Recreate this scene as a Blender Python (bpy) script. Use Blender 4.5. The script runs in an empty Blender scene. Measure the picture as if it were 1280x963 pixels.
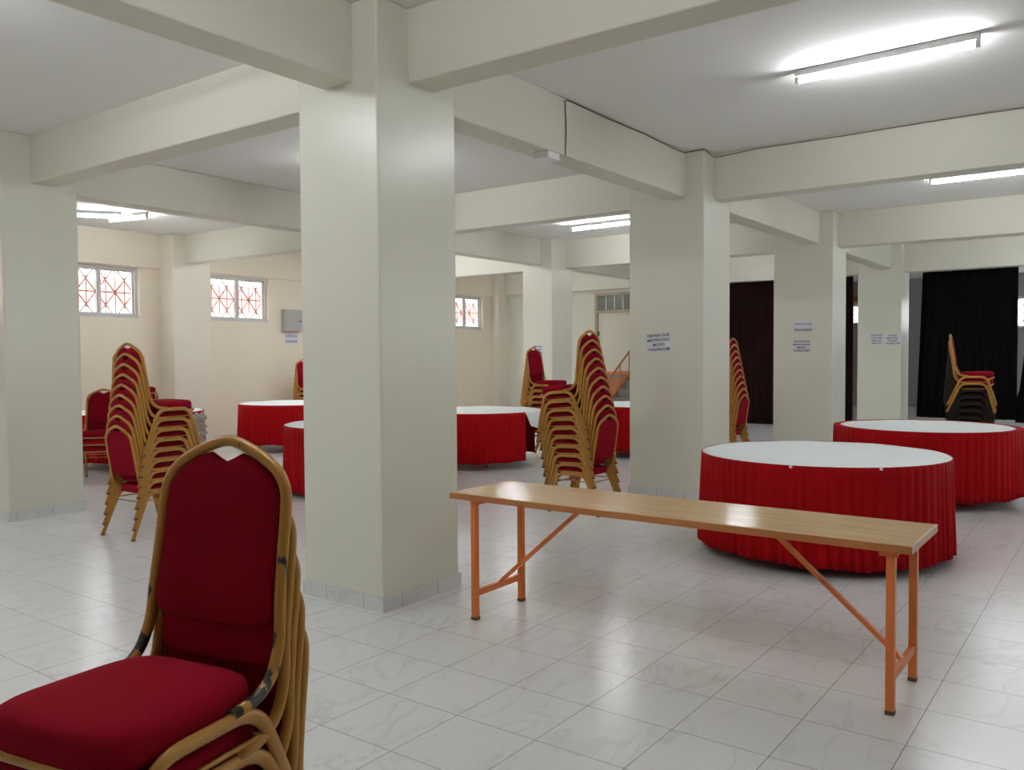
import bpy, bmesh, math, random
from mathutils import Vector, Matrix
random.seed(7)
PI = math.pi
sc = bpy.context.scene
col = sc.collection

# ------------------------------------------------------------------ materials
def new_mat(name):
    m = bpy.data.materials.new(name); m.use_nodes = True
    nt = m.node_tree
    return m, nt, nt.nodes['Principled BSDF']

def simple(name, rgb, rough=.5, metal=0., spec=.5, sheen=0., noise=0., nscale=8., bump=0., bscale=60., coat=0.):
    m, nt, b = new_mat(name)
    b.inputs['Roughness'].default_value = rough
    b.inputs['Metallic'].default_value = metal
    b.inputs['Specular IOR Level'].default_value = spec
    b.inputs['Coat Weight'].default_value = coat
    b.inputs['Coat Roughness'].default_value = .12
    if sheen:
        b.inputs['Sheen Weight'].default_value = sheen
        b.inputs['Sheen Roughness'].default_value = .4
        b.inputs['Sheen Tint'].default_value = (min(1, rgb[0]*2+.3), rgb[1]*2+.1, rgb[2]*2+.1, 1)
    tc = nt.nodes.new('ShaderNodeTexCoord')
    n = nt.nodes.new('ShaderNodeTexNoise'); n.inputs['Scale'].default_value = nscale; n.inputs['Detail'].default_value = 4
    nt.links.new(tc.outputs['Object'], n.inputs['Vector'])
    mx = nt.nodes.new('ShaderNodeMix'); mx.data_type = 'RGBA'
    k = noise
    mx.inputs[6].default_value = (rgb[0]*(1-k), rgb[1]*(1-k), rgb[2]*(1-k), 1)
    mx.inputs[7].default_value = (min(1, rgb[0]*(1+k)), min(1, rgb[1]*(1+k)), min(1, rgb[2]*(1+k)), 1)
    nt.links.new(n.outputs['Fac'], mx.inputs[0]); nt.links.new(mx.outputs[2], b.inputs['Base Color'])
    if bump:
        n2 = nt.nodes.new('ShaderNodeTexNoise'); n2.inputs['Scale'].default_value = bscale; n2.inputs['Detail'].default_value = 3
        nt.links.new(tc.outputs['Object'], n2.inputs['Vector'])
        bp = nt.nodes.new('ShaderNodeBump'); bp.inputs['Strength'].default_value = bump; bp.inputs['Distance'].default_value = .01
        nt.links.new(n2.outputs['Fac'], bp.inputs['Height']); nt.links.new(bp.outputs['Normal'], b.inputs['Normal'])
    return m

CREAM = simple('cream_gloss_paint', (.70, .695, .60), .27, spec=.42, noise=.012, nscale=1.5, bump=.05, bscale=9)
CREAMB = simple('cream_beam_paint', (.70, .68, .585), .5, spec=.3, noise=.015, nscale=1.5, bump=.05, bscale=9)
WALLW = simple('cream_wall_bounce_tint', (.80, .72, .595), .5, spec=.3, noise=.015, nscale=1.5, bump=.05, bscale=9)  # warm tint of pink light reflected from outside is put into this colour
CEIL = simple('ceiling_white', (.84, .83, .81), .8, spec=.2, noise=.01, nscale=2)
RED = simple('maroon_upholstery', (.215, .0035, .012), .9, spec=.05, sheen=.0, noise=.22, nscale=220, bump=.25, bscale=420)
GOLD = simple('mustard_gold_paint', (.40, .185, .026), .34, metal=.12, spec=.5, noise=.08, nscale=30)
BROWNF = simple('dark_brown_frame_paint', (.014, .009, .006), .6, spec=.2, noise=.1)
BROWNS = simple('dark_brown_upholstery', (.022, .008, .007), .9, spec=.05, noise=.2, nscale=150)
SKIRT = simple('red_satin_cloth', (.36, .003, .006), .7, spec=.08, sheen=.0, noise=.1, nscale=14)
WHITE = simple('white_tablecloth_cotton', (.86, .90, .91), .8, spec=.2, noise=.02, nscale=9, bump=1.0, bscale=11)
GREYCLOTH = simple('taupe_cloth', (.36, .30, .27), .85, noise=.1)
ORANGE = simple('orange_metal_paint', (.66, .17, .03), .38, noise=.06, nscale=20)
DARKRUB = simple('dark_rubber', (.03, .02, .015), .7)
WHITEMET = simple('white_enamel', (.85, .85, .86), .35)
ALU = simple('white_window_frame', (.62, .60, .60), .4)
GRILLE = simple('reddish_brown_grille', (.30, .21, .19), .6)
PAPER = simple('white_paper', (.66, .67, .73), .8)
INK = simple('black_ink', (.03, .03, .04), .8)
CURT = simple('dark_maroon_curtain', (.012, .003, .003), .85, spec=.1, noise=.25, nscale=6)
CURTB = simple('black_curtain', (.0035, .0028, .003), .9, spec=.08, noise=.2, nscale=6)
GREYBOX = simple('grey_enamel', (.40, .385, .375), .4)
CABLE = simple('grey_cable', (.10, .09, .08), .6)
DOORP = simple('cream_door_paint', (.70, .655, .56), .4, noise=.02)
DOORF = simple('tan_frame_paint', (.42, .35, .24), .5, noise=.03)
TERRA = simple('terracotta_paint', (.42, .15, .065), .6, noise=.15, nscale=9)
STEPG = simple('grey_step_screed', (.22, .21, .20), .7, noise=.15)
LEGMET = simple('dull_metal_leg', (.22, .16, .12), .4, metal=.4)
OUTWHITE = simple('outside_white_plaster', (.86, .84, .82), .9)
OUTPINK = simple('outside_pink_plaster', (.72, .26, .235), .9)
GROUND = simple('outside_ground', (.5, .47, .42), .9)
WOODB = simple('brown_wood', (.20, .09, .04), .5, noise=.2)
GREYW = simple('grey_painted_wall', (.34, .345, .34), .6)

def glass_mat():
    m, nt, b = new_mat('window_glass')
    nt.nodes.remove(b)
    g = nt.nodes.new('ShaderNodeBsdfGlossy'); g.inputs['Roughness'].default_value = .03
    t = nt.nodes.new('ShaderNodeBsdfTransparent'); t.inputs[0].default_value = (.95, .96, .96, 1)
    mx = nt.nodes.new('ShaderNodeMixShader'); mx.inputs[0].default_value = .06
    nt.links.new(t.outputs[0], mx.inputs[1]); nt.links.new(g.outputs[0], mx.inputs[2])
    nt.links.new(mx.outputs[0], nt.nodes['Material Output'].inputs[0])
    return m
GLASS = glass_mat()

def frosted():
    return simple('frosted_dark_glass', (.20, .22, .20), .25, noise=.25, nscale=5)
FROST = frosted()

TUBE = 100.0
def tube_mat():
    m, nt, b = new_mat('fluorescent_tube_glow')
    b.inputs['Base Color'].default_value = (1, 1, 1, 1)
    b.inputs['Emission Color'].default_value = (.93, .97, 1.0, 1)
    b.inputs['Emission Strength'].default_value = TUBE
    return m

TUBEM = tube_mat()

def math_node(nt, op, a=None, b=None, c=None):
    n = nt.nodes.new('ShaderNodeMath'); n.operation = op
    for i, v in enumerate((a, b, c)):
        if v is None: continue
        if hasattr(v, 'is_output'): nt.links.new(v, n.inputs[i])
        else: n.inputs[i].default_value = v
    return n.outputs[0]

def marble(name, tile, base, skirting=False):
    m, nt, b = new_mat(name)
    geo = nt.nodes.new('ShaderNodeNewGeometry')
    sep = nt.nodes.new('ShaderNodeSeparateXYZ'); nt.links.new(geo.outputs['Position'], sep.inputs[0])
    X, Y = sep.outputs[0], sep.outputs[1]
    if skirting:
        u = math_node(nt, 'ADD', math_node(nt, 'ADD', X, Y), 50.03); lines = [u]
    else:
        lines = [math_node(nt, 'ADD', X, 40.0), math_node(nt, 'ADD', Y, 40.0)]
    d = None
    for l in lines:
        fr = math_node(nt, 'FRACT', math_node(nt, 'DIVIDE', l, tile))
        e = math_node(nt, 'MINIMUM', fr, math_node(nt, 'SUBTRACT', 1.0, fr))
        e = math_node(nt, 'MULTIPLY', e, tile)
        d = e if d is None else math_node(nt, 'MINIMUM', d, e)
    grout = math_node(nt, 'LESS_THAN', d, 0.0016 if not skirting else .0015)
    # per-tile random offset of the vein pattern
    cx = math_node(nt, 'FLOOR', math_node(nt, 'DIVIDE', lines[0], tile))
    cy = math_node(nt, 'FLOOR', math_node(nt, 'DIVIDE', lines[-1], tile))
    cmb = nt.nodes.new('ShaderNodeCombineXYZ'); nt.links.new(cx, cmb.inputs[0]); nt.links.new(cy, cmb.inputs[1])
    wn = nt.nodes.new('ShaderNodeTexWhiteNoise'); nt.links.new(cmb.outputs[0], wn.inputs['Vector'])
    off = nt.nodes.new('ShaderNodeVectorMath'); off.operation = 'MULTIPLY_ADD'
    nt.links.new(wn.outputs['Color'], off.inputs[0]); off.inputs[1].default_value = (9, 9, 9); nt.links.new(geo.outputs['Position'], off.inputs[2])
    mp = nt.nodes.new('ShaderNodeMapping'); mp.inputs['Rotation'].default_value = (0, 0, .9); mp.inputs['Scale'].default_value = (1, .45, 1)
    nt.links.new(off.outputs[0], mp.inputs[0])
    n1 = nt.nodes.new('ShaderNodeTexNoise'); n1.inputs['Scale'].default_value = 3.2; n1.inputs['Detail'].default_value = 5; n1.inputs['Distortion'].default_value = .9
    nt.links.new(mp.outputs[0], n1.inputs['Vector'])
    v = math_node(nt, 'ABSOLUTE', math_node(nt, 'SUBTRACT', n1.outputs['Fac'], .5))
    vein = nt.nodes.new('ShaderNodeMapRange'); nt.links.new(v, vein.inputs[0])
    vein.inputs[1].default_value = 0; vein.inputs[2].default_value = .028; vein.inputs[3].default_value = 1; vein.inputs[4].default_value = 0
    n2 = nt.nodes.new('ShaderNodeTexNoise'); n2.inputs['Scale'].default_value = 2.1; nt.links.new(mp.outputs[0], n2.inputs['Vector'])
    amt = math_node(nt, 'MULTIPLY', vein.outputs[0], math_node(nt, 'MULTIPLY', n2.outputs['Fac'], .42))
    mx = nt.nodes.new('ShaderNodeMix'); mx.data_type = 'RGBA'
    mx.inputs[6].default_value = (*base, 1); mx.inputs[7].default_value = (base[0]*.55, base[1]*.56, base[2]*.57, 1)
    nt.links.new(amt, mx.inputs[0])
    mx2 = nt.nodes.new('ShaderNodeMix'); mx2.data_type = 'RGBA'
    nt.links.new(grout, mx2.inputs[0]); nt.links.new(mx.outputs[2], mx2.inputs[6]); mx2.inputs[7].default_value = (.16, .155, .15, 1)
    nt.links.new(mx2.outputs[2], b.inputs['Base Color'])
    r = math_node(nt, 'MULTIPLY_ADD', grout, .5, .22)
    nt.links.new(r, b.inputs['Roughness'])
    b.inputs['Specular IOR Level'].default_value = .5
    # very soft unevenness of the glazed surface
    nb = nt.nodes.new('ShaderNodeTexNoise'); nb.inputs['Scale'].default_value = 5; nt.links.new(off.outputs[0], nb.inputs['Vector'])
    bp = nt.nodes.new('ShaderNodeBump'); bp.inputs['Strength'].default_value = .12; bp.inputs['Distance'].default_value = .004
    nt.links.new(nb.outputs['Fac'], bp.inputs['Height']); nt.links.new(bp.outputs['Normal'], b.inputs['Normal'])
    return m
FLOORM = marble('marble_floor_tiles', .4, (.74, .745, .75))
SKIRTM = marble('marble_skirting_tiles', .33, (.68, .69, .685), True)

def wood():
    m, nt, b = new_mat('varnished_wood_veneer')
    tc = nt.nodes.new('ShaderNodeTexCoord')
    mp = nt.nodes.new('ShaderNodeMapping'); mp.inputs['Scale'].default_value = (1.2, 14, 14)
    nt.links.new(tc.outputs['Object'], mp.inputs[0])
    n = nt.nodes.new('ShaderNodeTexNoise'); n.inputs['Scale'].default_value = 2.2; n.inputs['Detail'].default_value = 6; n.inputs['Distortion'].default_value = .6
    nt.links.new(mp.outputs[0], n.inputs['Vector'])
    cr = nt.nodes.new('ShaderNodeValToRGB')
    cr.color_ramp.elements[0].position = .3; cr.color_ramp.elements[0].color = (.50, .28, .10, 1)
    cr.color_ramp.elements[1].position = .75; cr.color_ramp.elements[1].color = (.66, .41, .165, 1)
    nt.links.new(n.outputs['Fac'], cr.inputs[0]); nt.links.new(cr.outputs[0], b.inputs['Base Color'])
    b.inputs['Roughness'].default_value = .17
    nb = nt.nodes.new('ShaderNodeTexNoise'); nb.inputs['Scale'].default_value = 9; nb.inputs['Detail'].default_value = 1
    nt.links.new(tc.outputs['Object'], nb.inputs['Vector'])
    bp = nt.nodes.new('ShaderNodeBump'); bp.inputs['Strength'].default_value = .22; bp.inputs['Distance'].default_value = .006
    nt.links.new(nb.outputs['Fac'], bp.inputs['Height']); nt.links.new(bp.outputs['Normal'], b.inputs['Normal'])
    return m
WOOD = wood()

def worn_gold():
    m, nt, b = new_mat('worn_mustard_gold_paint')
    tc = nt.nodes.new('ShaderNodeTexCoord')
    sep = nt.nodes.new('ShaderNodeSeparateXYZ'); nt.links.new(tc.outputs['Object'], sep.inputs[0])
    mp = nt.nodes.new('ShaderNodeMapping'); mp.inputs['Scale'].default_value = (1, 1, .35); nt.links.new(tc.outputs['Object'], mp.inputs[0])
    n = nt.nodes.new('ShaderNodeTexNoise'); n.inputs['Scale'].default_value = 26; n.inputs['Detail'].default_value = 6; nt.links.new(mp.outputs[0], n.inputs['Vector'])
    # chips grow towards the bend of the back tube
    hm = nt.nodes.new('ShaderNodeMapRange'); nt.links.new(sep.outputs[2], hm.inputs[0])
    hm.inputs[1].default_value = .44; hm.inputs[2].default_value = .82; hm.inputs[3].default_value = .47; hm.inputs[4].default_value = .30
    thr = math_node(nt, 'LESS_THAN', n.outputs['Fac'], hm.outputs[0])
    mx = nt.nodes.new('ShaderNodeMix'); mx.data_type = 'RGBA'
    mx.inputs[6].default_value = (.40, .185, .026, 1); mx.inputs[7].default_value = (.03, .026, .022, 1)
    nt.links.new(thr, mx.inputs[0]); nt.links.new(mx.outputs[2], b.inputs['Base Color'])
    b.inputs['Roughness'].default_value = .36; b.inputs['Metallic'].default_value = .1
    return m
WORN = worn_gold()

# ------------------------------------------------------------------ mesh helpers
def link(name, bm, mat, parent=None, smooth=False, bevel=0., angle=None):
    me = bpy.data.meshes.new(name)
    bmesh.ops.recalc_face_normals(bm, faces=bm.faces)
    bm.to_mesh(me); bm.free()
    if smooth:
        for p in me.polygons: p.use_smooth = True
    me.materials.append(mat)
    o = bpy.data.objects.new(name, me); col.objects.link(o)
    if parent is not None: o.parent = parent
    if bevel:
        md = o.modifiers.new('bevel', 'BEVEL'); md.width = bevel; md.segments = 2; md.limit_method = 'ANGLE'
    if smooth and angle:
        try:
            md = None
            for p in me.polygons: pass
            me.set_sharp_from_angle(angle=angle)
        except Exception: pass
    return o

def empty(name, loc=(0, 0, 0), rz=0.):
    o = bpy.data.objects.new(name, None); col.objects.link(o)
    o.empty_display_size = .1
    o.location = loc; o.rotation_euler = (0, 0, rz)
    return o

def tag(o, label, cat, group=None):
    o['label'] = label; o['category'] = cat
    if group: o['group'] = group
    return o

def struct(o):
    o['kind'] = 'structure'; return o

def box(bm, x0, x1, y0, y1, z0, z1):
    v = [bm.verts.new(p) for p in ((x0, y0, z0), (x1, y0, z0), (x1, y1, z0), (x0, y1, z0), (x0, y0, z1), (x1, y0, z1), (x1, y1, z1), (x0, y1, z1))]
    for f in ((3, 2, 1, 0), (4, 5, 6, 7), (0, 1, 5, 4), (1, 2, 6, 5), (2, 3, 7, 6), (3, 0, 4, 7)):
        bm.faces.new([v[i] for i in f])
    return v

def boxo(name, dims, mat, parent=None, bevel=0.):
    bm = bmesh.new(); box(bm, *dims)
    return link(name, bm, mat, parent, bevel=bevel)

def round_path(pts, rad, seg=5):
    """polyline with its inner corners rounded; rad a number or one per point"""
    P = [Vector(p) for p in pts]; out = [P[0]]
    for i in range(1, len(P)-1):
        r = rad[i] if isinstance(rad, (list, tuple)) else rad
        a = P[i-1]-P[i]; b = P[i+1]-P[i]
        r = min(r, a.length*.48, b.length*.48)
        if r <= 1e-5: out.append(P[i]); continue
        p0 = P[i]+a.normalized()*r; p1 = P[i]+b.normalized()*r
        for k in range(seg+1):
            t = k/seg
            out.append(p0*(1-t)**2+P[i]*2*t*(1-t)+p1*t*t)
    out.append(P[-1])
    return out

def sweep(bm, pts, ra, rb=None, ref=(1, 0, 0), n=8, cap=True, square=False):
    """tube along pts; ra = half-size along ref, rb = half-size across it"""
    rb = ra if rb is None else rb
    ref = Vector(ref).normalized(); rings = []
    N = len(pts)
    for i, p in enumerate(pts):
        p = Vector(p)
        t = (Vector(pts[min(i+1, N-1)])-Vector(pts[max(i-1, 0)])).normalized()
        u = ref-t*ref.dot(t)
        if u.length < 1e-4: u = t.orthogonal()
        u.normalize(); w = t.cross(u)
        ring = []
        if square:
            for su, sw in ((1, 1), (-1, 1), (-1, -1), (1, -1)): ring.append(bm.verts.new(p+u*ra*su+w*rb*sw))
        else:
            for k in range(n):
                a = 2*PI*k/n; ring.append(bm.verts.new(p+u*ra*math.cos(a)+w*rb*math.sin(a)))
        rings.append(ring)
    m = len(rings[0])
    for a, b in zip(rings, rings[1:]):
        for k in range(m): bm.faces.new((a[k], a[(k+1) % m], b[(k+1) % m], b[k]))
    if cap:
        bm.faces.new(rings[0][::-1]); bm.faces.new(rings[-1])

def tube(name, pts, ra, mat, parent=None, rb=None, ref=(1, 0, 0), n=8, square=False):
    bm = bmesh.new(); sweep(bm, pts, ra, rb, ref, n, True, square)
    return link(name, bm, mat, parent, smooth=not square)

def loft(bm, rings, cap_first=True, cap_last=True):
    R = [[bm.verts.new(p) for p in r] for r in rings]
    n = len(R[0])
    for a, b in zip(R, R[1:]):
        for k in range(n): bm.faces.new((a[k], a[(k+1) % n], b[(k+1) % n], b[k]))
    if cap_first: bm.faces.new(R[0][::-1])
    if cap_last: bm.faces.new(R[-1])

def cyl(bm, x, y, z0, z1, r, n=24):
    loft(bm, [[(x+r*math.cos(2*PI*k/n), y+r*math.sin(2*PI*k/n), z) for k in range(n)] for z in (z0, z1)])

def copy_tree(o, parent=None):
    c = o.copy(); col.objects.link(c)
    if parent is not None: c.parent = parent
    for ch in list(o.children): copy_tree(ch, c)
    return c

# ------------------------------------------------------------------ measures of the hall
X1, Y0, WY, DY, DX = -.488, .455, .703, 4.671, 4.863       # column grid
ZC = 3.632                                                  # ceiling
ZB = [3.185, 3.15, 3.12, 3.10, 3.09]                        # underside of cross beams by row
XA = (-.955, -.693); YB = (.722, .964)
XW = -10.45                                                 # window wall
YD = 14.9                                                   # door wall
XR, YR = 9.3, -5.2                                          # unseen sides
YF = 23.0                                                   # far room's end wall

# floor, ceiling
struct(boxo('floor', (XW-.3, XR+.3, YR-.3, YF+.3, -.12, 0), FLOORM))
struct(boxo('ceiling', (XW-.3, XR+.3, YR-.3, YF+.3, ZC, ZC+.2), CEIL))

def wall_with_holes(name, axis, c0, c1, a0, a1, z0, z1, holes, mat):
    """axis 'x': wall in the plane x=c0..c1 running along y from a0 to a1; holes = (a, b, zlo, zhi)"""
    bm = bmesh.new()
    def bx(p, q, s, t):
        if q-p < 1e-4 or t-s < 1e-4: return
        if axis == 'x': box(bm, c0, c1, p, q, s, t)
        else: box(bm, p, q, c0, c1, s, t)
    cur = a0
    for (p, q, s, t) in sorted(holes):
        bx(cur, p, z0, z1); bx(p, q, z0, s); bx(p, q, t, z1); cur = q
    bx(cur, a1, z0, z1)
    return struct(link(name, bm, mat))

WZ = (2.2, 3.04)
WINS = [(3.45, 4.75), (6.10, 7.40), (12.80, 14.12), (-3.8, -2.2), (-1.5, -.1)]  # last two openings are unseen, added to light the big column's front
wall_with_holes('wall_left', 'x', XW-.2, XW, YR, YF, 0, ZC, [(a, b, WZ[0], WZ[1]) for a, b in WINS], WALLW)
RW = [(5.6, 8.6, 1.7, 2.9), (10.2, 13.6, 1.7, 2.9), (16.5, 20.5, 1.7, 2.9)]
wall_with_holes('wall_right', 'x', XR, XR+.2, YR, YF, 0, ZC, RW, CREAMB)
REAR = simple('unseen_rear_bounce_wall', (.6, .56, .5), .8)  # unseen wall, its tone set for how much light it bounces forward
wall_with_holes('wall_rear', 'y', YR-.2, YR, XW, XR, 0, ZC, [], REAR)
FW = [(-4.6, -3.0, 2.36, 2.98), (.52, 2.3, 2.16, 3.02), (4.5, 6.8, 2.16, 3.02)]
wall_with_holes('wall_far', 'y', YF, YF+.2, XW, XR, 0, ZC, FW, GREYW)
DOORX = (-7.56, -6.48)
wall_with_holes('wall_back', 'y', YD, YD+.15, XW, -6.2, 0, ZC, [(DOORX[0], DOORX[1], 1.12, 3.03)], CREAM)
# slightly projecting band above the window heads
struct(boxo('trim_1', (XW, XW+.05, YR, YD, 3.055, ZC), WALLW))
struct(boxo('trim_2', (XW+.05, -6.2, YD-.045, YD, 3.05, ZC), CREAM))
struct(boxo('baseboard_left', (XW, XW+.012, YR, YD, 0, .09), SKIRTM))
struct(boxo('baseboard_back', (XW+.012, -6.2, YD-.012, YD, 0, .09), SKIRTM))

# columns
def column(xl, xr, y0, y1, h, mat=None):
    o = struct(boxo('column', (xl, xr, y0, y1, 0, h), mat or CREAM, bevel=.012))
    bm = bmesh.new(); t = .013
    box(bm, xl-t, xr+t, y0-t, y0, 0, .09); box(bm, xl-t, xr+t, y1, y1+t, 0, .09)
    box(bm, xl-t, xl, y0, y1, 0, .09); box(bm, xr, xr+t, y0, y1, 0, .09)
    link('baseboard', bm, SKIRTM, o)
    return o
H = ZC
WARM = simple('cream_gloss_bounce_tint', (.76, .705, .60), .32, spec=.4, noise=.012, nscale=1.5)  # column cream given the same reflected-light tint as the window wall
column(-1.185, X1, Y0, Y0+WY, H)
column(-1.353, X1, Y0+DY, Y0+DY+WY, H)
column(-1.375, X1, Y0+2*DY, Y0+2*DY+WY, H)
column(-1.307, X1-.02, Y0+3*DY, Y0+3*DY+WY, H)
column(X1-DX-.75, X1-DX, Y0, Y0+WY, H)
column(X1-DX-.75, X1-DX, Y0+DY, Y0+DY+WY, H)
column(-5.965, -5.322, 9.6, 10.28, H)
column(X1-DX-.86, X1-DX, Y0+3*DY, Y0+3*DY+WY, H)
for k in (0, 1, 2, 3):
    y = Y0+k*DY
    column(XW, -10.06 if k == 1 else -10.2, y, y+(.74 if k == 1 else .55 if k == 3 else WY), H, WARM)

# beams
for k in range(-1, 4):
    z = ZB[max(0, k)]
    struct(boxo('beam', (XW, XR, YB[0]+k*DY, YB[1]+k*DY, z, ZC), CREAMB, bevel=.01))
for k in (-1, 0, 1):
    struct(boxo('beam', (XA[0]-k*DX, XA[1]-k*DX, YR, YD+.07, 3.165, ZC), CREAMB, bevel=.01))

# ------------------------------------------------------------------ windows with grilles
def window(idx, a, b, z0, z1, kind='left'):
    """sliding window in the window wall; local x runs along the wall, y outwards"""
    w = b-a
    e = empty('window_%d' % idx, (XW-.06, a, 0), PI/2) if kind == 'left' else empty('window_%d' % idx, (a, YF+.05, 0), 0)
    struct(e)
    bm = bmesh.new(); f = .045
    box(bm, 0, w, 0, .07, z0, z0+f); box(bm, 0, w, 0, .07, z1-f, z1)
    box(bm, 0, f, 0, .07, z0+f, z1-f); box(bm, w-f, w, 0, .07, z0+f, z1-f)
    link('window_frame', bm, ALU, e)
    m = w/2
    for s, (p, q, yy) in enumerate(((f, m+.03, .012), (m-.03, w-f, .037))):
        bm = bmesh.new(); g = .032
        box(bm, p, q, yy, yy+.022, z0+f, z0+f+g); box(bm, p, q, yy, yy+.022, z1-f-g, z1-f)
        box(bm, p, p+g, yy, yy+.022, z0+f+g, z1-f-g); box(bm, q-g, q, yy, yy+.022, z0+f+g, z1-f-g)
        sash = link('sash', bm, ALU, e)
        bm = bmesh.new(); box(bm, p+g, q-g, yy+.009, yy+.013, z0+f+g, z1-f-g)
        link('pane', bm, GLASS, sash)
    boxo('sill', (-.03, w+.03, -.05, 0, z0-.03, z0), ALU, e)
    # outside grille: uprights, one rail and diamonds
    bm = bmesh.new(); yy = .115; r = .0115
    n = 4; st = w/n; zm = (z0+z1)/2
    for i in range(1, 2*n): sweep(bm, [(i*st/2, yy, z0), (i*st/2, yy, z1)], r*.8, n=6)
    sweep(bm, [(0, yy, zm), (w, yy, zm)], r, ref=(0, 1, 0), n=6)
    hz = (z1-z0)/2
    for i in range(n):
        x0, xm, x1 = i*st, (i+.5)*st, (i+1)*st
        for zz in (z0, zm):
            sweep(bm, [(x0, yy+.01, zz), (x1, yy+.01, zz+hz)], r, ref=(0, 1, 0), n=6)
            sweep(bm, [(x0, yy+.01, zz+hz), (x1, yy+.01, zz)], r, ref=(0, 1, 0), n=6)
    link('grille', bm, GRILLE, e, smooth=True)
    return e
for i, (a, b) in enumerate(WINS[:3]): window(i+1, a, b, *WZ)
for i, (a, b, s, t) in enumerate(FW[:2]): window(i+4, a, b, s, t, 'far')

# outside: neighbouring building seen through the panes
ob = empty('neighbouring_building', (-14.6, 5, -.1))
boxo('lower_wall', (-.2, 0, -16, 16, 0, 2.72), OUTWHITE, ob)
boxo('pink_wall', (-.2, .02, -16, 16, 2.72, 3.36), OUTPINK, ob)
tag(ob, 'white and pink building seen through the windows of the left wall', 'building')
struct(boxo('ground_outside', (-20, XW-.3, -14, 26, -.2, -.1), GROUND))

# orange painted beam and dark cupboard in the far room
struct(boxo('beam', (-6.5, -2.7, YF-.25, YF, 3.02, 3.2), TERRA))

# ------------------------------------------------------------------ door and steps on the back wall
d = struct(empty('door_1', (DOORX[0], YD, 1.12)))
w = DOORX[1]-DOORX[0]; h = 1.91
bm = bmesh.new()
box(bm, 0, .07, -.03, .12, 0, h); box(bm, w-.07, w, -.03, .12, 0, h); box(bm, .07, w-.07, -.03, .12, h-.06, h); box(bm, .07, w-.07, -.03, .12, 1.43, 1.49)
link('door_frame', bm, DOORF, d)
bm = bmesh.new(); n = 4; pw = (w-.14)/n
for i in range(n+1): box(bm, .07+i*pw-.015, .07+i*pw+.015, 0, .05, 1.49, h-.06)
link('transom_bars', bm, DOORP, d)
boxo('transom_glass', (.08, w-.08, .02, .03, 1.49, h-.06), FROST, d)
lf = boxo('door_leaf', (.075, w-.075, .03, .07, .01, 1.43), DOORP, d)
bm = bmesh.new()
for z in (.01, .48, .93, 1.33): box(bm, .08, w-.08, .012, .03, z, z+.1)
for x in (.08, w-.17): box(bm, x, x+.09, .0125, .03, .01, 1.43)
link('door_rails', bm, DOORP, d)
bm = bmesh.new(); box(bm, .085, .11, -.005, .012, .86, .99); sweep(bm, [(.098, -.005, .93), (.098, -.05, .93), (.17, -.05, .93)], .009, n=6)
link('handle', bm, DARKRUB, d)

SX, SY = -6.30, 14.30
st = empty('staircase', (SX, SY, 0))
RI, GO = .187, .289
for i in range(5):
    boxo('step', (.03, .85, -(5-i)*GO, 0, i*RI, (i+1)*RI), STEPG, st)
boxo('landing', (-1.45, .05, 0, YD-.05-SY, 1.0, 1.12), STEPG, st)
boxo('landing_base', (-1.43, .03, .02, YD-.05-SY, 0, 1.0), TERRA, st)
boxo('landing_edge', (-1.46, .05, -.015, 0, 1.07, 1.125), ORANGE, st)
bm = bmesh.new()
v = [(y, z) for y, z in ((-1.5, 0), (0, 0), (0, 1.09), (-1.5, .12))]
loft(bm, [[(x, y, z) for y, z in v] for x in (0, .03)])
link('side_wall', bm, TERRA, st)
tag(st, 'grey steps with terracotta sides climbing to the cream door at the back', 'stairs')
hr = empty('stair_railing', (SX, SY, 0))
tube('top_rail', [(.012, -1.5, .64), (.012, 0.02, 1.62)], .022, TERRA, hr)
tube('lower_rail', [(.012, -1.5, .14), (.012, .02, 1.14)], .016, TERRA, hr)
for y in (-1.45, -.95, -.45, -.02):
    tube('post', [(0.012, y, 1.09+y*.647), (.012, y, 1.62+y*.647)], .016, TERRA, hr)
tag(hr, 'rust orange sloping metal handrail beside the steps at the back', 'railing')

# ------------------------------------------------------------------ curtains
def curtain(name, x0, x1, y, z0, z1, amp, waves, mat, label, edge=None, flare=0.):
    bm = bmesh.new(); n = int(waves*10); m = 14; rows = []
    for j in range(m+1):
        t = j/m; z = z1+(z0-z1)*t; row = []
        for i in range(n+1):
            s = i/n; xa, xb = x0-flare*t, x1
            if edge: xa = edge(z)
            x = xa+(xb-xa)*s
            yy = y+amp*(.45+.55*t)*math.sin(2*PI*waves*s)+.3*amp*math.sin(2*PI*waves*.37*s+1.3)
            row.append(bm.verts.new((x, yy, z)))
        rows.append(row)
    for a, b in zip(rows, rows[1:]):
        for i in range(n): bm.faces.new((a[i], a[i+1], b[i+1], b[i]))
    o = link(name, bm, mat, smooth=True)
    md = o.modifiers.new('thickness', 'SOLIDIFY'); md.thickness = .008
    return tag(o, label, 'curtain')
curtain('folding_curtain', -5.33, -1.50, 14.88, .012, 3.09, .03, 24, CURT, 'dark maroon full height curtain between the two back columns')
curtain('black_curtain', -.24, 1.37, 15.03, .27, 3.10, .035, 11, CURTB, 'black curtain hanging behind the chair stack at far right', flare=.09)
def tie(z):
    return 1.40+max(0, (z-.72))*.10+(.0 if z > .72 else -.05)
curtain('black_curtain', 1.45, 2.9, 15.06, .22, 3.10, .035, 9, CURTB, 'black curtain drawn aside at the right edge beside the far window', edge=tie)
curtain('black_curtain', 2.95, 4.2, 15.03, .27, 3.10, .035, 8, CURTB, 'black curtain outside the frame to the right of the drawn one')

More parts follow.
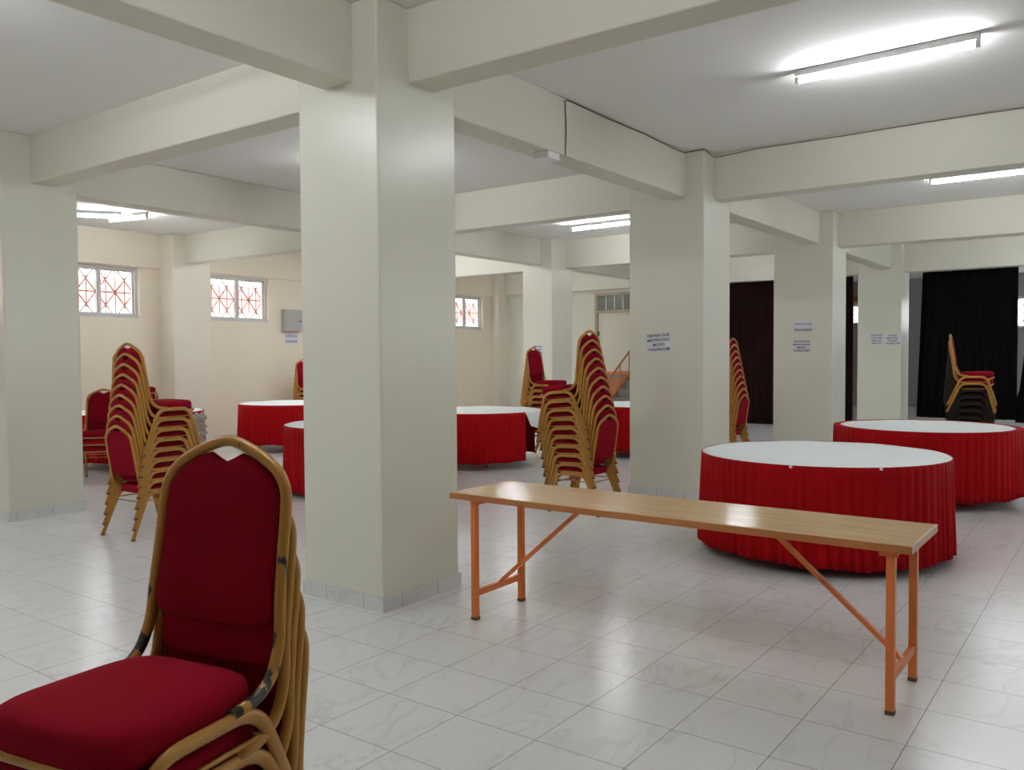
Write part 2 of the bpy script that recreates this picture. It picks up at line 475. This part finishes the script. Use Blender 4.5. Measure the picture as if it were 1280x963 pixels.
# ------------------------------------------------------------------ fluorescent lamps
def lamp(x0, y0, ang, L, label, group):
    e = empty('ceiling_lamp', (x0, y0, ZC), ang)
    tag(e, label, 'lamp', group)
    boxo('batten', (0, L, -.026, .026, -.05, 0), WHITEMET, e, bevel=.004)
    for a in (0.0, L-.028):
        boxo('end_holder', (a, a+.028, -.016, .016, -.098, -.05), WHITEMET, e, bevel=.003)
    bm = bmesh.new(); sweep(bm, [(.02, 0, -.082), (L-.02, 0, -.082)], .0145, ref=(0, 1, 0), n=12)
    link('tube', bm, TUBEM, e, smooth=True)
    return e
G = 'fluorescent tubes on the ceiling'
lamp(1.03, 3.30, -.03, 1.22, 'fluorescent tube nearest the camera at upper right with glowing ceiling', G)
lamp(1.10, 8.05, 0, 1.22, 'fluorescent tube at the right edge behind the second cross beam', G)
lamp(-4.27, 8.60, -.04, 1.22, 'fluorescent tube partly hidden by the column with one notice', G)
lamp(-9.15, 3.55, .22, .75, 'short tube on the left ceiling nearer the window wall', G)
lamp(-9.05, 3.0, .95, .6, 'short tube crossing the other beside the left column', G)
for x, y, lb in ((.2, -1.7, 'added fluorescent tube above the nearest chair stack, outside the picture'),
                 (-3.0, -2.3, 'fluorescent tube in the bay left of the camera, outside the picture'),
                 (-2.8, -1.5, 'added second fluorescent tube in the bay left of the camera'),
                 (3.3, -.6, 'added fluorescent tube in the bay right of the camera'),
                 (-8.4, -1.9, 'added fluorescent tube in the bay left of the picture by the window wall'),
                 (-4.1, 3.3, 'added fluorescent tube behind the big column'),
                 (-7.2, 6.9, 'added second fluorescent tube behind the big column'),
                 (-8.5, 7.3, 'added third fluorescent tube behind the big column, nearest the fuse box'),
                 (1.1, 12.5, 'added fluorescent tube behind the third cross beam at right'),
                 (-3.9, 12.5, 'added fluorescent tube behind the third cross beam near the maroon curtain'),
                 (-8.6, 12.4, 'added fluorescent tube near the far left corner'),
                 (-8.7, 8.2, 'added fluorescent tube hidden behind the big column')):
    lamp(x, y, 0, 1.22, lb, G)  # mostly unseen extra tubes, added to brighten the hall

# ------------------------------------------------------------------ junction box and cable
jb = empty('ceiling_junction_box', (-.775, 2.66, 3.165))
boxo('base', (-.07, .07, -.085, .085, -.04, 0), WHITEMET, jb, bevel=.006)
boxo('cover', (-.075, .075, -.09, .09, -.055, -.04), WHITEMET, jb, bevel=.006)
tag(jb, 'small white junction box under the beam beside the dark cable', 'junction box')
xf = XA[1]+.006; zf = ZC-.012; yf = YB[0]+DY-.006
pts = [(xf, 2.80, 3.16), (xf, 2.815, 3.35), (xf, 2.80, zf-.01), (xf, 2.87, zf), (xf, 3.5, zf-.006), (xf, 4.2, zf+.003), (xf, 4.9, zf-.012), (xf, Y0+DY-.012, zf-.006),
       (xf, Y0+DY-.008, zf), (X1+.008, Y0+DY-.010, zf+.004), (X1+.008, yf-.02, zf-.03), (X1+.05, yf, zf-.03), (0, yf, zf-.004), (.8, yf, zf-.008), (1.6, yf, zf), (2.6, yf, zf-.004), (3.6, yf, zf)]
bm = bmesh.new(); sweep(bm, round_path(pts, .02, 3), .0045, n=6, ref=(.3, .5, .8))
tag(link('cable', bm, CABLE, smooth=True), 'thin dark cable running along the ceiling edge to the junction box', 'cable')

# ------------------------------------------------------------------ fuse box and notices
fb = empty('fuse_box', (XW, 7.72, 2.25), PI/2)
boxo('case', (-.02, .44, -.09, 0, -.215, .215), GREYBOX, fb, bevel=.006)
boxo('door', (.0, .42, -.1, -.09, -.2, .2), GREYBOX, fb, bevel=.004)
boxo('latch', (.355, .385, -.11, -.1, -.03, -.005), DARKRUB, fb)
tag(fb, 'grey metal fuse box on the window wall', 'fuse box')

def notice(origin, rz, w, h, lines, label, tilt=0., size=None):
    e = empty('paper_sign', origin, rz); e.rotation_euler = (0, tilt, rz)
    tag(e, label, 'notice', 'paper notices on the columns and wall')
    boxo('sheet', (-w/2, w/2, -.0015, 0, -h/2, h/2), PAPER, e)
    n = len(lines)
    for i, t in enumerate(lines):
        if not t: continue
        cu = bpy.data.curves.new('text', 'FONT'); cu.body = t; cu.align_x = 'CENTER'; cu.align_y = 'CENTER'
        cu.size = size or h/n*.85; cu.offset = .0008
        to = bpy.data.objects.new('text', cu); col.objects.link(to)
        dg = bpy.context.evaluated_depsgraph_get()
        me = bpy.data.meshes.new_from_object(to.evaluated_get(dg))
        bpy.data.objects.remove(to)
        me.materials.clear(); me.materials.append(INK)
        o = bpy.data.objects.new('lettering', me); col.objects.link(o); o.parent = e
        o.rotation_euler = (PI/2, 0, 0); o.location = (0, -.0025, h/2-h*(i+.5)/n)
        wd = max(v.co.x for v in me.vertices)-min(v.co.x for v in me.vertices)
        if wd > w*.9: o.scale = (w*.9/wd,)*3
    return e
e = .001
notice((-1.0, Y0+DY-e, 1.655), 0, .29, .20, ['OBTAIN OUR', 'MEETPROCEDU', 'MOVIO', 'WASHROOM'], 'paper notice with four lines on the column behind the bench table', -.06)
notice((-.92, Y0+2*DY-e, 1.93), 0, .285, .165, ['NOTICE BOARD', 'Downstairs'], 'upper paper notice with two lines on the column right of the maroon curtain')
notice((-.945, Y0+2*DY-e, 1.64), 0, .285, .185, ['OBTAIN OUR', 'MEETPROCEDURE', 'MOVIO', 'WASHROOM'], 'lower paper notice with four lines on the column right of the maroon curtain')
notice((-.95, Y0+3*DY-e, 1.80), 0, .235, .20, ['NO ENTRY', 'to the stage', 'please use', 'other side'], 'left paper notice of two on the column beside the black curtain')
notice((-.655, Y0+3*DY-e, 1.79), 0, .30, .20, ['OBTAIN', 'MEETPROC', 'ENQUIRE', 'WASHROOM'], 'right paper notice of two on the column beside the black curtain')
notice((-5.63, 9.6-e, 1.60), 0, .27, .22, ['MEETING', 'ROOM', 'THIS WAY', ''], 'paper notice with three dark lines on the column behind the far left chair stack')
notice((XW+e, 7.94, 1.885), PI/2, .32, .21, ['FUSE BOX', 'DANGER'], 'paper notice with two lines below the fuse box on the window wall')

# ------------------------------------------------------------------ banquet chair
def sup(a, b, n=40, e=4.2, taper=0.):
    out = []
    for k in range(n):
        t = 2*PI*k/n; c, s = math.cos(t), math.sin(t)
        x = abs(c)**(2/e)*math.copysign(1, c)*a; y = abs(s)**(2/e)*math.copysign(1, s)*b
        x *= 1+taper*y/b
        out.append((x, y))
    return out

LEAN = .16
def hoop_y(z):        # the back leans: y as a function of height
    return -.225-LEAN*(z-.46)

def hoop_path():
    half = [(.209, -.075, .393), (.209, -.155, .400), (.207, -.205, .432), (.203, hoop_y(.50)-.006, .50), (.198, hoop_y(.58), .58), (.193, hoop_y(.70), .70),
            (.192, hoop_y(.79), .79), (.187, hoop_y(.845), .845), (.158, hoop_y(.885), .885), (.10, hoop_y(.917), .917), (.045, hoop_y(.94), .94)]
    left = [(-x, y, z) for x, y, z in half]
    pts = left+[(0, hoop_y(.95), .95)]+half[::-1]
    return round_path(pts, .05, 4)

def make_chair(red, frame, hoopmat, label):
    t = empty('banquet_chair'); tag(t, label, 'chair')
    # seat cushion
    bm = bmesh.new(); c0, c1 = .198, .212
    prof = [(.90, .372), (.985, .377), (1.0, .395), (1.0, .420), (.975, .437), (.90, .447), (.70, .453), (.40, .456)]
    rings = []
    for s, z in prof:
        dd = (1-s)*.2
        base = sup(c0-dd, c1-dd, 44, 4.6 if s > .6 else 3, .03)
        rings.append([(x, y+.008, z+.006*(y/c1)*(1 if z > .41 else 0)) for x, y in base])
    loft(bm, rings)
    link('seat', bm, red, t, smooth=True)
    # back cushion following the hoop, with a V notch under the crown
    out = [(-.181, .55), (-.179, .70), (-.178, .79), (-.172, .838), (-.142, .876), (-.090, .909), (-.05, .920), (-.025, .908), (0, .898),
           (.025, .908), (.05, .920), (.090, .909), (.142, .876), (.172, .838), (.178, .79), (.179, .70), (.181, .55), (.160, .528), (.08, .520), (0, .518), (-.08, .520), (-.160, .528)]
    cx, cz = 0, .73
    nrm = Vector((0, 1, LEAN)).normalized()
    def ring(k, off):
        r = []
        for x, z in out:
            xx, zz = cx+(x-cx)*k, cz+(z-cz)*k
            p = Vector((xx, hoop_y(zz), zz))+nrm*off
            r.append(tuple(p))
        return r
    bm = bmesh.new()
    loft(bm, [ring(.80, -.012), ring(.94, -.0115), ring(.985, -.008), ring(1.0, 0), ring(.985, .008), ring(.94, .012), ring(.72, .0145), ring(.35, .015)])
    link('backrest', bm, red, t, smooth=True)
    # back tube
    bm = bmesh.new(); P = hoop_path()
    rings = []
    N = len(P)
    for i, p in enumerate(P):
        tg = (P[min(i+1, N-1)]-P[max(i-1, 0)]).normalized()
        u = nrm-tg*nrm.dot(tg)
        if u.length < .15: u = Vector((0, -.5, 1))-tg*Vector((0, -.5, 1)).dot(tg)
        u.normalize(); wv = tg.cross(u)
        rings.append([tuple(p+u*.0138*math.cos(a)+wv*.0138*math.sin(a)) for a in [2*PI*k/10 for k in range(10)]])
    loft(bm, rings)
    link('back_frame', bm, hoopmat, t, smooth=True)
    # side frames: each one tube bent into front leg, rail and rear leg
    for s in (-1, 1):
        pts = [(s*.226, -.318, .0), (s*.2115, -.155, .383), (s*.2115, .140, .383), (s*.226, .245, .0)]
        bm = bmesh.new(); sweep(bm, round_path(pts, [0, .075, .075, 0], 6), .0112, .0172, n=10)
        sf = link('side_frame', bm, frame, t, smooth=True)
        tube('side_bar', [(s*.212, -.178, .318), (s*.212, .154, .318)], .006, frame, t, n=6)
        for y, dy in ((-.318, -.005), (.245, .003)):
            bm = bmesh.new(); sweep(bm, [(s*.2262, y-dy*1.2, .0), (s*.2257, y+(.0045 if y < 0 else -.003), .010)], .0122, .0182, n=10)
            link('foot_cap', bm, DARKRUB, sf, smooth=True)
    # front rail bent down to the front legs, cross bars
    pts = [(-.213, .158, .30), (-.205, .168, .362), (.205, .168, .362), (.213, .158, .30)]
    pts = [(-.2125, .172, .29), (-.2115, .155, .352), (-.180, .214, .3745), (.180, .214, .3745), (.2115, .155, .352), (.2125, .172, .29)]
    tube('front_rail', round_path(pts, .04, 5), .0105, frame, t, rb=.0105, ref=(0, 1, 0))
    tube('cross_bar', [(-.213, .158, .30), (.213, .158, .30)], .006, frame, t, ref=(0, 1, 0), n=6)
    tube('cross_bar', [(-.213, -.188, .30), (.213, -.188, .30)], .006, frame, t, ref=(0, 1, 0), n=6)
    return t

PITCH, SHIFT = .0870, .0135
ORD = ['topmost', 'second from top', 'third from top', 'fourth from top', 'fifth from top', 'sixth from top', 'seventh from top', 'eighth from top', 'ninth from top', 'bottom']
proto = make_chair(RED, GOLD, GOLD, 'x')
used = [False]
def stack(x, y, ang, n, where, group, z_from=0, first=None, tilt=0., PITCH=PITCH):
    """n chairs, lowest at (x, y); ang = direction the sitter faces"""
    fx, fy = math.cos(ang), math.sin(ang)
    for i in range(n):
        if first and i in first: c = first[i]
        elif not used[0]: c = proto; used[0] = True
        else: c = copy_tree(proto)
        k = i+z_from
        c.location = (x+fx*SHIFT*k, y+fy*SHIFT*k, PITCH*k)
        c.rotation_euler = (-tilt*k, 0, ang-PI/2+random.uniform(-.006, .006))
        j = n-1-i
        nm = ORD[j] if i > 0 else 'lowest'
        c['label'] = 'red gold chair, %s in the %s' % (nm, where)
        c['category'] = 'chair'; c['group'] = group
D = math.radians
# foreground stack of five
worn = make_chair(RED, GOLD, WORN, 'x')
stack(1.365, -2.11, D(-79), 5, 'nearest stack at lower left', 'chairs in the nearest stack', first={4: worn}, PITCH=.0935)
worn['label'] = 'red and gold banquet chair with chipped paint, topmost of the nearest stack'
stack(-3.83, .97, D(92), 9, 'tall stack beside the left column', 'chairs in the tall stack by the left column')
stack(-1.25, 3.97, D(180), 10, 'tall stack beyond the bench table', 'chairs in the tall stack beyond the bench table', tilt=.011)
stack(-4.09, 7.5, D(0), 9, 'stack right of the middle round table', 'chairs in the stack behind the middle round table')
stack(-1.63, 8.49, D(180), 10, 'stack before the maroon curtain', 'chairs in the stack before the maroon curtain', tilt=.006)
stack(-7.33, 2.38, D(-38), 3, 'short stack behind the left column', 'chairs in the short stack behind the left column')
stack(-7.49, 2.92, D(-12), 9, 'stack hidden behind the tall left stack', 'chairs in the stack hidden behind the tall left one')
stack(-9.72, 7.8, D(0), 7, 'stack against the window wall by the column', 'chairs in the stack against the window wall')
# mixed stack before the black curtain: eight dark chairs under two red ones
dark = make_chair(BROWNS, BROWNF, BROWNF, 'x')
PITCH5 = .0912
sx, sy, sa = 1.33, 9.72, D(6)
for i in range(8):
    c = dark if i == 0 else copy_tree(dark)
    c.location = (sx+math.cos(sa)*SHIFT*.5*i, sy+math.sin(sa)*SHIFT*.5*i, PITCH5*i); c.rotation_euler = (0, 0, sa-PI/2)
    c['label'] = 'dark brown banquet chair, %s of the dark ones under two red chairs' % (ORD[7-i] if i else 'lowest')
    c['category'] = 'chair'; c['group'] = 'chairs in the mixed stack before the black curtain'
for i in (8, 9):
    c = copy_tree(proto)
    c.location = (sx+math.cos(sa)*SHIFT*.5*i, sy+math.sin(sa)*SHIFT*.5*i, PITCH5*i); c.rotation_euler = (0, 0, sa-PI/2)
    c['label'] = 'red and gold banquet chair, %s, on dark chairs before the black curtain' % ('topmost' if i == 9 else 'lower of two')
    c['category'] = 'chair'; c['group'] = 'chairs in the mixed stack before the black curtain'

# ------------------------------------------------------------------ round tables
def round_table(x, y, r, zt, zb, where, a0=0., a1=2*PI, lip=0., pleats=78, over=None, clips=()):
    t = empty('round_table', (x, y, 0))
    tag(t, 'round folding banquet table '+where, 'table', 'round tables')
    bm = bmesh.new(); cyl(bm, 0, 0, zt-.03, zt-.008, r-.016, 48); link('tabletop', bm, WOODB, t)
    for a in (.7, PI-.7, PI+.7, -.7):
        px, py = math.cos(a)*r*.66, math.sin(a)*r*.66
        tube('leg', round_path([(px, py, 0), (px, py, .3), (px*.9, py*.9, zt-.03)], .05), .014, LEGMET, t)
    # white cloth lying on top
    bm = bmesh.new(); n = 72; rc = r-lip
    rings = []
    for k, (f, z) in enumerate(((.25, 0), (.5, .001), (.75, 0), (.93, .0015), (1., .001))):
        rings.append([(f*rc*math.cos(2*PI*i/n), f*rc*math.sin(2*PI*i/n), zt+z+.002*math.sin(9*i/n*2*PI+k*2)*f) for i in range(n)])
    if over:
        for q, dz in enumerate((.02, .09, .19)):
            ring = []
            for i in range(n):
                a = 2*PI*i/n; rr = r+.006+.012*q*(1+.6*math.sin(14*a))
                drop = dz if over(a) else .008
                ring.append(((rr if over(a) else rc+.001)*math.cos(a), (rr if over(a) else rc+.001)*math.sin(a), zt-drop-(.05*math.sin(5*a) if over(a) and q == 2 else 0)))
            rings.append(ring)
    loft(bm, rings, True, False)
    c = link('tablecloth', bm, WHITE, smooth=True); c.location = (x, y, 0)
    tag(c, 'white cloth on the round table '+where, 'tablecloth', 'white tablecloths')
    md = c.modifiers.new('thickness', 'SOLIDIFY'); md.thickness = .003; md.offset = -1
    # pleated red skirt
    full = abs(a1-a0-2*PI) < 1e-3
    n = int(pleats*8*(a1-a0)/(2*PI)); m = 9; rows = []
    bm = bmesh.new()
    rng = random.Random(int(x*100))
    ph = [rng.uniform(-1.1, 1.1) for _ in range(pleats+3)]; am = [rng.uniform(.45, 1.25) for _ in range(pleats+3)]
    def radius(a, tt):
        u = a/(2*PI)*pleats; i = int(u) % pleats; fr = u-int(u)
        j = (i+1) % pleats; k = fr*fr*(3-2*fr)
        p_ = ph[i]*(1-k)+ph[j]*k; A_ = am[i]*(1-k)+am[j]*k
        return r+.004+.018*tt+(.003+.014*tt)*A_*math.sin(2*PI*u+p_)
    if lip:
        rows.append([bm.verts.new(((r-lip-.01)*math.cos(a0+(a1-a0)*i/n), (r-lip-.01)*math.sin(a0+(a1-a0)*i/n), zt+.004)) for i in range(n if full else n+1)])
    for j in range(m+1):
        tt = j/m; row = []
        for i in range(n if full else n+1):
            a = a0+(a1-a0)*i/n; aa = a % (2*PI)
            rr = radius(aa, tt)
            z = zt+.003+(zb-zt)*tt
            if j == m: z += .008*math.sin(3*aa+x)+.012*abs(math.sin(aa*7+y))
            row.append(bm.verts.new((rr*math.cos(a), rr*math.sin(a), z)))
        rows.append(row)
    for p, q in zip(rows, rows[1:]):
        L = len(p)
        for i in range(L if full else L-1): bm.faces.new((p[i], p[(i+1) % L], q[(i+1) % L], q[i]))
    s = link('table_skirt', bm, SKIRT, smooth=True); s.location = (x, y, 0)
    md = s.modifiers.new('thickness', 'SOLIDIFY'); md.thickness = .002; md.offset = -1
    tag(s, 'pleated red skirt around the round table '+where, 'table skirt', 'red table skirts')
    for a in clips:
        bm = bmesh.new(); rr = r+.012
        px, py = rr*math.cos(a), rr*math.sin(a)
        box(bm, px-.008, px+.008, py-.008, py+.008, zt-.014, zt+.006)
        link('clip', bm, WHITEMET, s)
    return t
cam_dir = math.atan2(-3.12-3.6, 3.09-1.14)
round_table(1.150, 3.60, .905, .755, .055, 'just beyond the bench table', clips=(cam_dir-.22, cam_dir+.42))
round_table(1.33, 6.66, .895, .755, .085, 'partly hidden at the right edge', lip=.055)
round_table(-4.43, 6.32, .90, .755, .085, 'right of the big column with open skirt', a0=-5.2, a1=-.10, over=lambda a: (a > 2*PI-.08 or a < 1.1))
round_table(-4.08, 3.78, .90, .755, .035, 'mostly hidden behind the big column')
round_table(-8.31, 6.24, .90, .755, .11, 'below the fuse box by the window wall')
round_table(-3.05, 8.75, .90, .755, .10, 'behind the column with the four line notice')
round_table(-8.48, 3.53, .90, .755, .10, 'behind the tall left chair stack')
# inner far side of the open skirt on the middle table
# crumpled cloth over the edge of the left table
bm = bmesh.new(); rows = []
ang = math.atan2(.35, 1.0)
for j in range(9):
    z = .74-.062*j; row = []
    for i in range(10):
        s = i/9
        rr = .955+.06*(j % 2)+.05*s
        a = .22+.30*s
        row.append(bm.verts.new((rr*math.cos(a), rr*math.sin(a), z+.02*math.sin(i*1.7+j))))
    rows.append(row)
for p, q in zip(rows, rows[1:]):
    for i in range(9): bm.faces.new((p[i], p[i+1], q[i+1], q[i]))
o = link('folded_cloth', bm, GREYCLOTH); o.location = (-8.48, 3.53, 0)
md = o.modifiers.new('thickness', 'SOLIDIFY'); md.thickness = .012
tag(o, 'crumpled taupe cloth hanging at the end of the table behind the left stack', 'cloth')

# ------------------------------------------------------------------ long bench table
bt = empty('folding_table', (0, 0, 0))
tag(bt, 'long narrow varnished wooden table with orange metal legs in front', 'table')
TX0, TX1, TY0, TY1, TZ = -.11, 2.372, .628, 1.20, .73
tp = boxo('tabletop', (TX0+.006, TX1-.006, TY0+.006, TY1-.006, TZ-.03, TZ), WOOD, bt, bevel=.003)
bm = bmesh.new(); q = .006
box(bm, TX0, TX1, TY0, TY0+q, TZ-.034, TZ-.002); box(bm, TX0, TX1, TY1-q, TY1, TZ-.034, TZ-.002)
box(bm, TX0, TX0+q, TY0+q, TY1-q, TZ-.034, TZ-.002); box(bm, TX1-q, TX1, TY0+q, TY1-q, TZ-.034, TZ-.002)
EDGE = simple('orange_brown_edge', (.40, .145, .035), .35, noise=.1)
link('edging', bm, EDGE, bt)
CAPB = simple('brown_plastic_cap', (.10, .05, .03), .6)
zt = TZ-.034; h = .0175
for lx in (.045, 2.285):
    for ly in (.668, 1.125):
        leg = boxo('leg', (lx-h, lx+h, ly-h, ly+h, .016, zt), ORANGE, bt, bevel=.002)
        boxo('foot_cap', (lx-h-.001, lx+h+.001, ly-h-.001, ly+h+.001, 0, .018), CAPB, leg)
        bm = bmesh.new(); sgn = 1 if lx < 1 else -1
        for dx in ((-.012, .045) if sgn > 0 else (-.045, .03)): box(bm, lx+min(0, dx), lx+max(0, dx), ly-h-.004, ly-h, zt-.022, zt)
        link('bracket', bm, ORANGE, bt)
    boxo('stretcher', (lx-.012, lx+.012, .668+h, 1.125-h, .135, .172), ORANGE, bt, bevel=.002)
    boxo('top_rail', (lx-.015, lx+.015, .668+h, 1.125-h, zt-.03, zt), ORANGE, bt)
    sg = 1 if lx < 1 else -1
    tube('brace', round_path([(lx+sg*.005, .90, .165), (lx+sg*.04, .90, .20), (lx+sg*.60, .90, zt-.012), (lx+sg*.64, .90, zt-.006)], .01, 2), .012, ORANGE, bt, rb=.0105, ref=(0, 1, 0), square=True)

# ------------------------------------------------------------------ light
def area(name, loc, rot, sx, sy, power, rgb):
    l = bpy.data.lights.new(name, 'AREA'); l.shape = 'RECTANGLE'; l.size = sx; l.size_y = sy; l.energy = power; l.color = rgb
    o = bpy.data.objects.new(name, l); col.objects.link(o); o.location = loc; o.rotation_euler = rot
    return o
DAY = (.90, .97, 1.0)
for (a, b, s, t) in RW:
    area('daylight', (XR+.25, (a+b)/2, (s+t)/2), (0, PI/2, 0), t-s, b-a, 1.6*(b-a), DAY)
for a, b in WINS:  # also feeds the two added openings
    area('daylight', (XW-.9, (a+b)/2, 3.75), (0, -D(52), 0), 1.0, b-a, (34 if b < 0 else 44)*(b-a), DAY)
area('daylight', (5.6, YF+.3, 2.6), (-PI/2, 0, 0), 2.3, .85, 60, DAY)
sun = bpy.data.lights.new('sun', 'SUN'); sun.energy = 5; sun.angle = .01; sun.color = (1, .98, .95)
so = bpy.data.objects.new('sun', sun); col.objects.link(so); so.rotation_euler = (0, D(42), D(12))

wd = bpy.data.worlds.new('sky'); sc.world = wd; wd.use_nodes = True
bg = wd.node_tree.nodes['Background']; bg.inputs[0].default_value = (.93, .97, 1, 1); bg.inputs[1].default_value = 4.2

# ------------------------------------------------------------------ camera
f, yaw, pit, roll = 1059.4, -.631780204, -.0346446345, -.00626584904
cy_, sy_, cp, sp, cr, sr = math.cos(yaw), math.sin(yaw), math.cos(pit), math.sin(pit), math.cos(roll), math.sin(roll)
fw = Vector((sy_*cp, cy_*cp, sp)); rt = Vector((cy_, -sy_, 0)); up = rt.cross(fw)
r2 = cr*rt+sr*up; u2 = -sr*rt+cr*up
cd = bpy.data.cameras.new('camera'); co = bpy.data.objects.new('camera', cd); col.objects.link(co)
M = Matrix((r2, u2, -fw)).transposed().to_4x4(); M.translation = (3.08801869, -3.11890474, 1.52411841)
co.matrix_world = M
cd.sensor_fit = 'HORIZONTAL'; cd.sensor_width = 36; cd.lens = f/1280*36; cd.clip_start = .05
sc.camera = co

vs = sc.view_settings
vs.view_transform = 'Standard'; vs.look = 'None'; vs.gamma = 1; vs.use_curve_mapping = False; vs.exposure = 0.44
sc.cycles.use_denoising = True
sc.cycles.max_bounces = 10; sc.cycles.diffuse_bounces = 6; sc.cycles.glossy_bounces = 4
sc.cycles.sample_clamp_indirect = 6
